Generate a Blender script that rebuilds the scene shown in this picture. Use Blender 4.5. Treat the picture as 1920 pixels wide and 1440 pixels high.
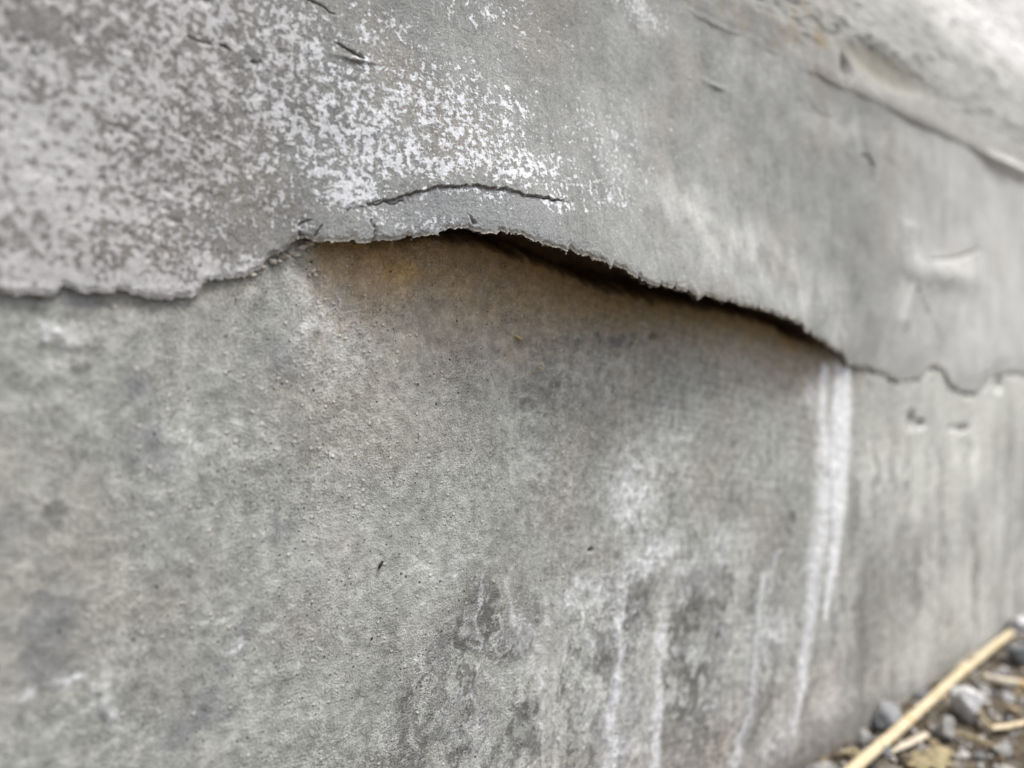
import bpy, math, random
import numpy as np
from mathutils import Vector

# ------------------------------------------------------------------ camera, sky, sun, exposure
scene = bpy.context.scene
for o in list(bpy.data.objects):
    bpy.data.objects.remove(o)

IW, IH, F = 1920.0, 1440.0, 1400.0          # photograph size and focal length in its pixels
DIST = 0.15                                  # camera to wall face, metres
YAW, PITCH = math.radians(40.0), math.radians(2.0)
FWD = np.array([math.sin(YAW) * math.cos(PITCH), math.cos(YAW) * math.cos(PITCH), -math.sin(PITCH)])
RGT = np.array([math.cos(YAW), -math.sin(YAW), 0.0])
UPV = np.cross(RGT, FWD)


def ray(x, y):
    return FWD + RGT * ((x - IW / 2) / F) - UPV * ((y - IH / 2) / F)


_d = ray(1560.0, 1402.0)                     # where the wall meets the ground
CAM_H = -_d[2] / _d[1] * DIST
CAM = np.array([0.0, -DIST, CAM_H])

cam_data = bpy.data.cameras.new("camera")
cam = bpy.data.objects.new("camera", cam_data)
scene.collection.objects.link(cam)
cam.location = Vector(CAM)
cam.rotation_euler = Vector(FWD).to_track_quat('-Z', 'Y').to_euler()
cam_data.sensor_width = 36.0
cam_data.lens = F / IW * 36.0
cam_data.clip_start = 0.005
cam_data.clip_end = 500.0
cam_data.dof.use_dof = True
cam_data.dof.focus_distance = 0.178
cam_data.dof.aperture_fstop = 6.6
scene.camera = cam

world = bpy.data.worlds.new("World")
scene.world = world
world.use_nodes = True
wn = world.node_tree
wn.nodes.clear()
SUN_ELEV, SUN_AZ = math.radians(66.0), math.radians(150.0)   # azimuth from +Y towards +X
sky = wn.nodes.new('ShaderNodeTexSky')
sky.sky_type = 'NISHITA'
sky.sun_disc = False
sky.sun_elevation = SUN_ELEV
sky.sun_rotation = SUN_AZ
sky.air_density = 1.0
sky.dust_density = 6.0
sky.ozone_density = 1.0
hs = wn.nodes.new('ShaderNodeHueSaturation')
hs.inputs['Saturation'].default_value = 0.75
bg = wn.nodes.new('ShaderNodeBackground')
bg.inputs['Strength'].default_value = 0.10
wo = wn.nodes.new('ShaderNodeOutputWorld')
wn.links.new(sky.outputs[0], hs.inputs['Color'])
wn.links.new(hs.outputs[0], bg.inputs['Color'])
wn.links.new(bg.outputs[0], wo.inputs['Surface'])

sun_data = bpy.data.lights.new("sun", 'SUN')
sun_data.energy = 1.5
sun_data.angle = math.radians(14.0)
sun_data.color = (1.0, 0.995, 0.955)
sun = bpy.data.objects.new("sun", sun_data)
scene.collection.objects.link(sun)
_sd = Vector((math.sin(SUN_AZ) * math.cos(SUN_ELEV), math.cos(SUN_AZ) * math.cos(SUN_ELEV), math.sin(SUN_ELEV)))
sun.rotation_euler = _sd.to_track_quat('Z', 'Y').to_euler()
sun.location = (0.5, -2.0, 3.0)

scene.view_settings.view_transform = 'Standard'
scene.view_settings.look = 'None'
scene.view_settings.exposure = 1.12
scene.view_settings.gamma = 1.0
scene.render.engine = 'CYCLES'
scene.cycles.use_denoising = True
scene.cycles.max_bounces = 6
scene.cycles.diffuse_bounces = 4

RNG = np.random.default_rng(11)
random.seed(5)


# ------------------------------------------------------------------ helpers: projection, noise, masks
def wall_pt(x, y, off=0.0):
    """photo pixel -> (u, v) on the wall plane lying `off` metres in front of the bare face"""
    d = ray(x, y)
    t = (DIST - off) / d[1]
    return CAM[0] + d[0] * t, CAM[2] + d[2] * t


def ground_pt(x, y, z=0.0):
    d = ray(x, y)
    t = (z - CAM[2]) / d[2]
    return CAM + d * t


def depth_at(u, v=None):
    return float(np.dot(np.array([u, DIST, 0.0]), FWD))


_perm = np.random.default_rng(77).permutation(4096).astype(np.int32)
_ang = np.random.default_rng(78).uniform(0, 2 * math.pi, 4096)
_gx, _gy = np.cos(_ang).astype(np.float32), np.sin(_ang).astype(np.float32)


def _hash(ix, iy, seed):
    return _perm[(_perm[(ix + seed * 131) & 4095] + iy) & 4095]


def pnoise(x, y, seed=0):
    x, y = np.broadcast_arrays(np.asarray(x, dtype=np.float32), np.asarray(y, dtype=np.float32))
    ix, iy = np.floor(x), np.floor(y)
    fx, fy = x - ix, y - iy
    ix, iy = ix.astype(np.int32), iy.astype(np.int32)
    sx = fx * fx * (3 - 2 * fx)
    sy = fy * fy * (3 - 2 * fy)

    def g(dx, dy):
        a = _hash(ix + dx, iy + dy, seed)
        return _gx[a] * (fx - dx) + _gy[a] * (fy - dy)
    g00, g01 = g(0, 0), g(0, 1)
    n0 = g00 + (g(1, 0) - g00) * sx
    n1 = g01 + (g(1, 1) - g01) * sx
    return (n0 + (n1 - n0) * sy) * 1.42


def fbm(x, y, octaves=4, seed=0, gain=0.5):
    s, a, n = 0.0, 1.0, 0.0
    for k in range(octaves):
        s = s + a * pnoise(x * 2 ** k + 13.7 * k, y * 2 ** k - 7.3 * k, seed + 17 * k)
        n += a
        a *= gain
    return s / n


def sstep(a, b, x):
    t = np.clip((x - a) / (b - a), 0, 1)
    return t * t * (3 - 2 * t)


def local_scale(x, y):
    """metres of wall per photo pixel, along u and along v, around one place"""
    u0, v0 = wall_pt(x, y)
    u1, _ = wall_pt(x + 1, y)
    _, v1 = wall_pt(x, y - 1)
    return abs(u1 - u0), abs(v1 - v0)


class Field:
    """wall coordinates plus two ready-made wander fields, so marks get ragged outlines"""
    def __init__(self, U, V, seed):
        self.U, self.V = U.astype(np.float32), V.astype(np.float32)
        self.a = fbm(U * 130, V * 100, 5, seed, 0.62)
        self.b = fbm(U * 130 + 31, V * 100 + 17, 5, seed + 40, 0.62)

    def stroke(self, pts, width, soft=1.0, wob=0.0, off=0.0):
        """mask of a mark along a polyline on the wall (points from the photo, width in its pixels)"""
        U, V = self.U, self.V
        out = np.zeros(U.shape, dtype=np.float32)
        ws = width if isinstance(width, (list, tuple)) else [width] * len(pts)
        for i in range(len(pts) - 1):
            (xa, ya), (xb, yb) = pts[i], pts[i + 1]
            su, sv = local_scale((xa + xb) / 2, (ya + yb) / 2)
            ua, va = wall_pt(xa, ya, off)
            ub, vb = wall_pt(xb, yb, off)
            w = max(ws[i], ws[i + 1]) * 2.5 + 4
            e = wob * 1.2
            cs = np.flatnonzero((U[0] > min(ua, ub) - w * su - e) & (U[0] < max(ua, ub) + w * su + e))
            if not len(cs):
                continue
            sl = slice(cs[0], cs[-1] + 1)
            Us, Vs = U[:, sl], V[:, sl]
            m = (Vs > min(va, vb) - w * sv - e) & (Vs < max(va, vb) + w * sv + e)
            if not m.any():
                continue
            px, py = (Us[m] + wob * self.a[:, sl][m]) / su, (Vs[m] + wob * self.b[:, sl][m]) / sv
            ax, ay, bx, by = ua / su, va / sv, ub / su, vb / sv
            dx, dy = bx - ax, by - ay
            t = np.clip(((px - ax) * dx + (py - ay) * dy) / (dx * dx + dy * dy + 1e-12), 0, 1)
            d = np.hypot(px - ax - t * dx, py - ay - t * dy)
            wi = ws[i] + (ws[i + 1] - ws[i]) * t
            sub = out[:, sl]
            sub[m] = np.maximum(sub[m], np.exp(-(np.maximum(d, 1e-6) / wi) ** (2.0 / soft)))
        return out

    def blob(self, x, y, rx, ry, p=2.0, wob=0.0):
        """soft elliptical mask, centre and radii from the photo"""
        su, sv = local_scale(x, y)
        u, v = wall_pt(x, y)
        out = np.zeros(self.U.shape, dtype=np.float32)
        cs = np.flatnonzero(np.abs(self.U[0] - u) < rx * su * 2.8 + wob)
        if not len(cs):
            return out
        sl = slice(cs[0], cs[-1] + 1)
        d = np.sqrt(((self.U[:, sl] + wob * self.a[:, sl] - u) / (rx * su)) ** 2 + ((self.V[:, sl] + wob * self.b[:, sl] - v) / (ry * sv)) ** 2)
        out[:, sl] = np.exp(-d ** p)
        return out


def mix(col, c, m):
    return col + (np.array(c) - col) * np.clip(m, 0, 1)[..., None]


# ------------------------------------------------------------------ helpers: objects
def link(name, mesh, parent=None, mat=None):
    o = bpy.data.objects.new(name, mesh)
    scene.collection.objects.link(o)
    if parent is not None:
        o.parent = parent
    if mat is not None and mesh is not None and not mesh.materials:
        mesh.materials.append(mat)
    return o


def tag(o, label=None, cat=None, group=None, kind=None):
    if label:
        o["label"] = label
    if cat:
        o["category"] = cat
    if group:
        o["group"] = group
    if kind:
        o["kind"] = kind
    return o


def raw_mesh(name, verts, faces, smooth=True):
    me = bpy.data.meshes.new(name)
    verts = np.asarray(verts, dtype=np.float32)
    faces = np.asarray(faces, dtype=np.int32)
    k = faces.shape[1]
    me.vertices.add(len(verts))
    me.vertices.foreach_set("co", verts.ravel())
    me.loops.add(faces.size)
    me.loops.foreach_set("vertex_index", faces.ravel())
    me.polygons.add(len(faces))
    me.polygons.foreach_set("loop_start", np.arange(0, faces.size, k, dtype=np.int32))
    me.polygons.foreach_set("use_smooth", np.full(len(faces), smooth, dtype=bool))
    me.update(calc_edges=True)
    return me


def grid_mesh(name, X, Y, Z, attrs=None, col=None, flip=False):
    nr, nc = X.shape
    idx = np.arange(nr * nc).reshape(nr, nc)
    a, b, c, d = idx[:-1, :-1].ravel(), idx[:-1, 1:].ravel(), idx[1:, 1:].ravel(), idx[1:, :-1].ravel()
    faces = np.stack([a, d, c, b] if flip else [a, b, c, d], 1)
    me = raw_mesh(name, np.stack([X.ravel(), Y.ravel(), Z.ravel()], 1), faces)
    add_attrs(me, attrs, col)
    return me


def add_attrs(me, attrs=None, col=None):
    for k, v in (attrs or {}).items():
        at = me.attributes.new(k, 'FLOAT', 'POINT')
        at.data.foreach_set("value", np.asarray(v, dtype=np.float32).ravel())
    if col is not None:
        at = me.attributes.new("Col", 'FLOAT_COLOR', 'POINT')
        c = np.ones((len(me.vertices), 4), dtype=np.float32)
        c[:, :3] = np.clip(np.asarray(col, dtype=np.float32).reshape(-1, 3), 0.005, 0.95)
        at.data.foreach_set("color", c.ravel())


# ------------------------------------------------------------------ helpers: materials
class NT:
    def __init__(self, name, rough=0.9, spec=0.25):
        self.m = bpy.data.materials.new(name)
        self.m.use_nodes = True
        self.t = self.m.node_tree
        self.b = self.t.nodes["Principled BSDF"]
        self.b.inputs['Roughness'].default_value = rough
        self.b.inputs['Specular IOR Level'].default_value = spec
        self.co = self.t.nodes.new('ShaderNodeTexCoord').outputs['Object']

    def node(self, typ, **kw):
        n = self.t.nodes.new(typ)
        for k, v in kw.items():
            setattr(n, k, v)
        return n

    def link(self, a, b):
        self.t.links.new(a, b)

    def val(self, sock, v):
        if isinstance(v, (int, float, tuple, list)):
            sock.default_value = v
        else:
            self.link(v, sock)

    def math(self, op, a, b=None, c=None, clamp=False):
        n = self.node('ShaderNodeMath', operation=op, use_clamp=clamp)
        self.val(n.inputs[0], a)
        if b is not None:
            self.val(n.inputs[1], b)
        if c is not None:
            self.val(n.inputs[2], c)
        return n.outputs[0]

    def remap(self, x, a, b, c=0.0, d=1.0, smooth=True):
        n = self.node('ShaderNodeMapRange')
        n.interpolation_type = 'SMOOTHSTEP' if smooth else 'LINEAR'
        self.val(n.inputs[0], x)
        for i, v in enumerate((a, b, c, d)):
            self.val(n.inputs[1 + i], v)
        return n.outputs[0]

    def stretch(self, s, rot=(0, 0, 0)):
        n = self.node('ShaderNodeMapping')
        n.inputs['Scale'].default_value = s
        n.inputs['Rotation'].default_value = rot
        self.link(self.co, n.inputs['Vector'])
        return n.outputs[0]

    def noise(self, scale, detail=3.0, rough=0.55, vec=None, dist=0.0):
        n = self.node('ShaderNodeTexNoise')
        self.link(vec or self.co, n.inputs['Vector'])
        n.inputs['Scale'].default_value = scale
        n.inputs['Detail'].default_value = detail
        n.inputs['Roughness'].default_value = rough
        n.inputs['Distortion'].default_value = dist
        return n.outputs['Fac']

    def voro(self, scale, vec=None, rand=1.0):
        n = self.node('ShaderNodeTexVoronoi')
        self.link(vec or self.co, n.inputs['Vector'])
        n.inputs['Scale'].default_value = scale
        n.inputs['Randomness'].default_value = rand
        return n.outputs['Distance'], n.outputs['Color']

    def attr(self, name, out='Fac'):
        n = self.node('ShaderNodeAttribute', attribute_name=name)
        return n.outputs[out]

    def mixc(self, f, a, b, blend='MIX'):
        n = self.node('ShaderNodeMix', data_type='RGBA', blend_type=blend)
        self.val(n.inputs[0], f)
        for s, v in ((n.inputs[6], a), (n.inputs[7], b)):
            if isinstance(v, tuple):
                s.default_value = (*v, 1.0)
            else:
                self.link(v, s)
        return n.outputs[2]

    def gain(self, col, fac):
        n = self.node('ShaderNodeVectorMath', operation='SCALE')
        self.link(col, n.inputs[0])
        self.val(n.inputs['Scale'], fac)
        return n.outputs[0]

    def sep(self, col, i=0):
        n = self.node('ShaderNodeSeparateColor')
        self.link(col, n.inputs[0])
        return n.outputs[i]

    def bump(self, h, dist, strength=1.0, nrm=None):
        n = self.node('ShaderNodeBump')
        n.inputs['Strength'].default_value = strength
        n.inputs['Distance'].default_value = dist
        self.link(h, n.inputs['Height'])
        if nrm is not None:
            self.link(nrm, n.inputs['Normal'])
        return n.outputs[0]

    def finish(self, col, nrm=None):
        self.link(col, self.b.inputs['Base Color'])
        if nrm is not None:
            self.link(nrm, self.b.inputs['Normal'])
        return self.m


def mat_concrete():
    n = NT("bare_concrete", 0.88, 0.3)
    c = n.attr("Col", 'Color')
    crumb = n.attr("crumb")
    area = n.remap(n.noise(38, 4, 0.6), 0.35, 0.62, 0.45, 1.25)
    grain = n.noise(2000, 3, 0.65)
    grain = n.math('ADD', 0.5, n.math('MULTIPLY', n.math('SUBTRACT', grain, 0.5), area))
    c = n.gain(c, n.remap(grain, 0.26, 0.74, 0.58, 1.42, False))
    mot = n.noise(330, 4, 0.72)
    c = n.gain(c, n.remap(mot, 0.36, 0.64, 0.76, 1.24, False))
    d1, r1 = n.voro(560)                                   # pale sand grains
    sand = n.math('MULTIPLY', n.remap(d1, 0.30, 0.16), n.remap(n.math('ADD', n.sep(r1), n.math('MULTIPLY', crumb, 0.3)), 0.92, 0.97))
    c = n.mixc(n.math('MULTIPLY', sand, 0.6), c, (0.55, 0.53, 0.49))
    d2, r2 = n.voro(230)                                   # pinholes
    hole = n.math('MULTIPLY', n.remap(d2, 0.085, 0.06), n.remap(n.sep(r2, 1), 0.90, 0.91))
    d3, r3 = n.voro(900, None)
    hole3 = n.math('MULTIPLY', n.remap(d3, 0.22, 0.12), n.remap(n.sep(r3, 1), 0.955, 0.96))
    hole = n.math('MAXIMUM', hole, hole3)
    c = n.mixc(n.math('MULTIPLY', hole, 0.8), c, (0.04, 0.037, 0.033))
    h = n.math('SUBTRACT', n.math('ADD', n.math('ADD', grain, n.math('MULTIPLY', mot, 1.6)), n.math('MULTIPLY', sand, 0.9)), n.math('MULTIPLY', hole, 1.2))
    return n.finish(c, n.bump(h, 0.00030, 1.0))


def mat_render():
    n = NT("cement_render", 0.9, 0.25)
    c = n.attr("Col", 'Color')
    salt = n.attr("salt")
    crust = n.attr("crust")
    grain = n.noise(1900, 3, 0.65)
    c = n.gain(c, n.remap(grain, 0.26, 0.74, 0.60, 1.40, False))
    n1 = n.math('ADD', n.math('MULTIPLY', n.noise(780, 5, 0.70), 0.78), n.math('MULTIPLY', n.noise(300, 3, 0.6), 0.27))
    t = n.math('ADD', n.math('ADD', n.math('MULTIPLY', n.math('SUBTRACT', n1, 0.525), 1.5), 0.5), salt)
    m = n.math('ADD', n.math('MULTIPLY', n.remap(t, 0.495, 0.540), 0.78), n.math('MULTIPLY', n.remap(t, 0.42, 0.62), 0.22))
    white = n.mixc(crust, (0.61, 0.63, 0.655), (0.50, 0.50, 0.505))
    white = n.gain(white, n.remap(grain, 0.25, 0.75, 0.78, 1.22, False))
    c = n.mixc(n.math('MULTIPLY', m, n.math('SUBTRACT', 1.0, n.math('MULTIPLY', crust, 0.12))), c, white)
    h = n.math('ADD', n.math('MULTIPLY', grain, 0.7), n.math('MULTIPLY', m, n.math('ADD', 0.35, n.math('MULTIPLY', crust, 0.25))))
    return n.finish(c, n.bump(h, 0.00036, 1.0))


def mat_stucco():
    n = NT("pale_stucco", 0.9, 0.25)
    c = n.attr("Col", 'Color')
    grain = n.noise(900, 4, 0.6)
    c = n.gain(c, n.remap(grain, 0.25, 0.75, 0.82, 1.18, False))
    mid = n.noise(160, 4, 0.6)
    c = n.gain(c, n.remap(mid, 0.3, 0.7, 0.9, 1.1, False))
    h = n.math('ADD', n.math('MULTIPLY', grain, 0.5), n.math('MULTIPLY', mid, 1.0))
    return n.finish(c, n.bump(h, 0.0008, 0.8))


def mat_attr(name, rough=0.85, scale=900, lo=0.75, hi=1.25, bump=0.0004):
    n = NT(name, rough, 0.3)
    c = n.attr("Col", 'Color')
    g = n.noise(scale, 4, 0.62)
    c = n.gain(c, n.remap(g, 0.25, 0.75, lo, hi, False))
    return n.finish(c, n.bump(g, bump, 0.8))


def mat_plain(name, col, col2, scale, rough=0.7, stretch=(1, 1, 1), bump=0.0003, spec=0.3):
    n = NT(name, rough, spec)
    g = n.noise(scale, 4, 0.6, n.stretch(stretch))
    c = n.mixc(n.remap(g, 0.3, 0.7), col, col2)
    return n.finish(c, n.bump(g, bump, 0.7))


M_CONC, M_REND, M_STUC = mat_concrete(), mat_render(), mat_stucco()

# ------------------------------------------------------------------ the wall: columns shared by its layers
cols_px = np.linspace(-110, 2040, 960)
u_fine = DIST * np.tan(YAW + np.arctan((cols_px - IW / 2) / F))
left_pad = u_fine[0] - np.geomspace(0.0012, 1.6, 46)[::-1]
right_pad = u_fine[-1] + np.geomspace(0.004, 2.6, 44)
UC = np.concatenate([left_pad, u_fine, right_pad])
PX = IW / 2 + F * np.tan(np.clip(np.arctan(UC / DIST) - YAW, -1.1, 0.86))   # photo column of each grid column

wall = tag(link("foundation_wall", None), "grey concrete foundation wall with a cracked cement coat lifting off its face", "wall")

# lower edge of the coat, read off the photo
EDGE = [(-400, 545), (-110, 545), (0, 547), (60, 551), (104, 553), (111, 546), (124, 538), (134, 540), (145, 548), (164, 553), (176, 546),
        (202, 546), (230, 545), (250, 551), (280, 560), (318, 561), (350, 562), (366, 553), (378, 543), (392, 525), (404, 521), (426, 521),
        (450, 520), (463, 517), (488, 503), (498, 492), (508, 480), (526, 476), (538, 468), (552, 452), (566, 446), (586, 445), (598, 452),
        (640, 453), (700, 451), (740, 449), (790, 440), (830, 435), (848, 429), (868, 428), (900, 430), (912, 436), (949, 437), (953, 444),
        (958, 437), (982, 440), (1010, 452), (1030, 457), (1061, 466), (1066, 473), (1072, 468), (1100, 480), (1140, 494), (1144, 503),
        (1151, 498), (1190, 519), (1222, 531), (1260, 537), (1290, 547), (1308, 561), (1316, 554), (1345, 560), (1390, 573), (1440, 583),
        (1470, 592), (1490, 600), (1520, 622), (1560, 650), (1582, 664), (1592, 682), (1612, 689), (1640, 693), (1660, 702), (1690, 715),
        (1722, 711), (1745, 690), (1768, 689), (1776, 704), (1786, 722), (1810, 735), (1836, 737), (1852, 720), (1870, 700), (1900, 697),
        (1960, 702), (2040, 702), (2400, 698)]
BULGE = [(-400, 0), (535, 0), (575, .0014), (640, .0032), (720, .0044), (800, .0066), (880, .0105), (980, .0140), (1150, .0155),
         (1300, .0150), (1420, .0125), (1500, .0095), (1560, .0060), (1590, .0015), (1625, 0.0003), (1660, 0), (2400, 0)]
COAT_T = 0.0016
THICK = [(-400, .0012), (300, .0012), (480, .0014), (560, .0018), (700, .0022), (1500, .0022), (1580, .0014), (1610, .0009), (1700, .0007), (1760, .0011), (1800, .0010), (1850, .0006), (2400, .0008)]


def interp(tab, x):
    a = np.array(tab, dtype=float)
    return np.interp(x, a[:, 0], a[:, 1])


def smooth1(a, k):
    ker = np.hanning(k + 2)[1:-1]
    ker /= ker.sum()
    p = np.pad(a, k, mode='edge')
    return np.convolve(p, ker, 'same')[k:-k]


thick = interp(THICK, PX)
lip = smooth1(interp(BULGE, PX), 61)
for _ in range(3):                                         # the lifted sheet stands nearer the camera than the wall behind it
    _p = np.stack([UC, DIST - lip - thick], 1)
    PXL = IW / 2 + F * np.clip((_p @ RGT[:2]) / np.maximum(_p @ FWD[:2], 0.02), -1.9, 1.16)
    PXL = np.where((UC < u_fine[0]) | (UC > u_fine[-1]), PX, PXL)
    lip = smooth1(interp(BULGE, PXL), 61)                       # how far the lip stands off, per column
edge_y = interp(EDGE, PXL)
jag = 5.5 * fbm(UC * 650, UC * 0 + 3.3, 4, 4, 0.8) + 1.6 * fbm(UC * 2400, UC * 0 + 9.3, 2, 41)
step_ = (np.floor(UC / 0.0021 + 3.2 * fbm(UC * 120, UC * 0, 3, 14))).astype(np.int32)
jag = jag + 3.8 * np.sign(_gx[_perm[step_ & 4095]]) * _gx[_perm[step_ & 4095]] ** 2 * np.where(PX > 1600, 0.5, 1.0)
edge_y = edge_y + jag * np.where(PX > 1600, 2.0, 1.0)
edge_v = np.empty_like(UC)
for i in range(len(UC)):
    xx = float(np.clip(PX[i], -300, 2150))
    off = lip[i] + thick[i]
    uu = UC[i]
    # height of that photo row on the vertical line through this column of the lifted sheet
    p = np.array([uu, -off, 0.0]) - np.array([CAM[0], CAM[1], 0.0])
    zc, xc = p @ FWD, p @ RGT
    k = (IH / 2 - edge_y[i]) / F
    # dot((p + dv*Z), UPV) = k * dot((p + dv*Z), FWD)
    dv = (k * zc - p @ UPV) / (UPV[2] - k * FWD[2])
    edge_v[i] = CAM[2] + dv
far = (UC < u_fine[0] - 0.004) | (UC > u_fine[-1] + 0.02)
edge_v = np.where(UC < u_fine[0] - 0.004, edge_v[46] + 0.002 * fbm(UC * 40, UC * 0, 3, 8), edge_v)
edge_v = np.where(UC > u_fine[-1] + 0.02, edge_v[-46] + 0.002 * fbm(UC * 40, UC * 0, 3, 8), edge_v)
SEAM_V = wall_pt(1700, 222, 0.002)[1]


# ------------------------------------------------------------------ bare concrete face under the coat
def build_concrete():
    rows = np.concatenate([np.linspace(-0.05, -0.004, 4), np.linspace(0.0, edge_v.max() + 0.004, 540), np.linspace(edge_v.max() + 0.007, SEAM_V, 14)])
    U, V = np.meshgrid(UC.astype(np.float32), rows.astype(np.float32))
    P = np.broadcast_to(PX.astype(np.float32), U.shape)
    fd = Field(U, V, 200)
    big = fbm(U * 22 + 3, V * 22, 4, 31)
    med = fbm(U * 85, V * 85, 5, 32, 0.62)
    fin = fbm(U * 330, V * 330, 3, 37, 0.6)
    relief = 0.0006 * fbm(U * 18, V * 18, 3, 21) + 0.00016 * med + 0.00010 * fin
    # colour of the concrete: patches, streaks, salts
    base = np.empty(U.shape + (3,), dtype=np.float32)
    base[...] = (0.308, 0.320, 0.298)
    medc = np.tanh(3.0 * med) * 0.33
    base *= (1 + 0.20 * big + 0.52 * medc + 0.36 * fin)[..., None]
    trowel = fbm(U * 24 - V * 46, V * 560 + U * 110, 4, 39, 0.6)
    base = mix(base, (0.44, 0.445, 0.43), 0.42 * sstep(0.16, 0.42, trowel) * sstep(-0.1, 0.3, big + 0.4 * fd.b))
    base = mix(base, (0.19, 0.19, 0.18), 0.32 * sstep(0.18, 0.42, -trowel) * sstep(-0.1, 0.3, big - 0.4 * fd.b))
    warm = sstep(-0.15, 0.45, fbm(U * 30 + 9, V * 30 + 4, 4, 33))
    base = mix(base, (0.315, 0.295, 0.255), 0.45 * warm)
    cool = sstep(0.02, 0.40, fbm(U * 70 + 19, V * 70 + 4, 4, 34)) * sstep(900, 300, P)
    base = mix(base, (0.175, 0.182, 0.20), 0.6 * cool)
    # pinkish foot of the wall
    base = mix(base, (0.37, 0.325, 0.28), 0.5 * sstep(0.042, 0.0, V - 0.022 + 0.012 * big) * sstep(300, 700, P))
    # vertical run marks, stronger to the right and low down
    run = fbm(U * 190 + 3 * fd.a, V * 12, 4, 35, 0.6)
    rmask = sstep(760, 1150, P) * sstep(0.115, 0.05, V) + 1.1 * sstep(1560, 1680, P) * sstep(0.15, 0.09, V)
    base *= (1 + 0.85 * run * np.clip(rmask, 0, 1.1))[..., None]
    # ochre dust caught beneath the lip
    below = edge_v[None, :] - V
    wid = 0.0125 + 0.008 * fd.a
    dust = np.exp(-(np.maximum(below, 0) / wid) ** 1.6) * sstep(545, 620, P) * sstep(1660, 1450, P)
    base = mix(base, (0.33, 0.205, 0.075), 0.95 * dust * (0.8 + 0.5 * med))
    tan = (fd.blob(800, 500, 160, 60, 2, .003) + fd.blob(1010, 560, 190, 60, 2, .003) + 0.5 * fd.blob(950, 640, 170, 70, 2, .003)) * (0.75 + 0.7 * med)
    base = mix(base, (0.39, 0.275, 0.155), 0.62 * tan)
    base = mix(base, (0.42, 0.26, 0.075), 0.8 * fd.blob(770, 512, 45, 20, 2, .003) * (0.7 + med))
    # dark damp patches
    dk = np.zeros(U.shape, dtype=np.float32)
    for x, y, rx, ry, a in ((835, 1220, 32, 50, 1), (880, 1185, 45, 55, 1), (905, 1120, 40, 60, .9), (975, 1190, 45, 60, .95), (890, 1320, 60, 80, .8), (985, 1330, 22, 40, .8),
                            (860, 1420, 60, 40, .8), (1015, 1010, 120, 60, .4), (1130, 640, 80, 40, .6), (1000, 740, 70, 60, .55), (870, 680, 50, 60, .5),
                            (1325, 1110, 50, 70, .95), (1205, 1150, 34, 70, .8), (1190, 1300, 25, 60, .8), (1300, 1300, 40, 90, .6), (1400, 1370, 17, 80, 1),
                            (1420, 700, 80, 60, .4), (1250, 980, 70, 50, .5), (1380, 820, 100, 90, .4), (1460, 1150, 30, 70, .6), (1100, 760, 60, 50, .4),
                            (1630, 1140, 30, 110, 1), (1605, 1250, 30, 100, .9), (1600, 980, 14, 120, .8), (1340, 1240, 30, 120, .8), (1480, 1000, 30, 90, .6), (1690, 1010, 14, 110, .8), (1740, 1100, 12, 90, .6), (1560, 1200, 14, 80, .7),
                            (95, 985, 45, 60, .55), (130, 840, 70, 60, .5), (300, 1260, 60, 40, .45), (360, 1290, 22, 60, .75), (690, 1330, 40, 40, .6), (150, 670, 40, 30, .7),
                            (360, 1150, 12, 40, .6), (250, 1400, 40, 60, .4), (60, 1380, 50, 40, .5), (700, 1000, 200, 60, .3), (480, 700, 80, 50, .3), (520, 600, 120, 40, .4)):
        dk = np.maximum(dk, a * fd.blob(x, y, rx * 1.15, ry * 1.15, 2.0, .006))
    dk = sstep(0.42, 0.62, dk * 0.85 + 0.62 * med + 0.25 * fin) * np.minimum(1, dk * 2.2)
    base = mix(base, (0.128, 0.130, 0.124), 0.80 * dk)
    # water runs: darker tongues of damp film, each with a pale salt line along its edge
    tg = fbm(U * 62 + 1.3 * fd.a + 5, V * 13 + 0.5 * fd.b, 5, 68, 0.62)
    treg = np.clip(fd.blob(1150, 1290, 360, 230, 4) + 0.8 * fd.blob(1430, 1250, 150, 260, 4) + 0.9 * fd.blob(880, 1290, 130, 170, 3) + 0.75 * sstep(1590, 1640, P) * sstep(0.105, 0.05, V), 0, 1)
    tg = tg + 0.10 * fin
    base = mix(base, (0.115, 0.115, 0.108), 0.75 * sstep(0.01, 0.08, tg) * treg)
    tide = 1.2 * np.exp(-((tg - 0.015) / 0.03) ** 2) * treg * np.clip(0.45 + 1.6 * med + 0.6 * big, 0, 1)
    film = sstep(-0.02, -0.22, tg) * treg
    base = mix(base, (0.40, 0.40, 0.38), 0.45 * film)
    # white salts: drip, veins and clouds
    wt = (0.55 * tide).astype(np.float32)
    drip = [(1548, 690), (1540, 760), (1546, 860), (1545, 960), (1530, 1060), (1520, 1150), (1508, 1240), (1495, 1320), (1480, 1420)]
    drip2 = [(1580, 676), (1577, 760), (1574, 850), (1572, 930), (1568, 1020), (1556, 1090), (1548, 1160)]
    wt = np.maximum(wt, 1.05 * fd.stroke(drip, [7, 10, 14, 19, 16, 13, 11, 10, 10], 0.9, .0045))
    wt = np.maximum(wt, 2.3 * fd.stroke(drip2, [13, 16, 17, 13, 9, 7, 4], 0.75, .0035))
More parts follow.
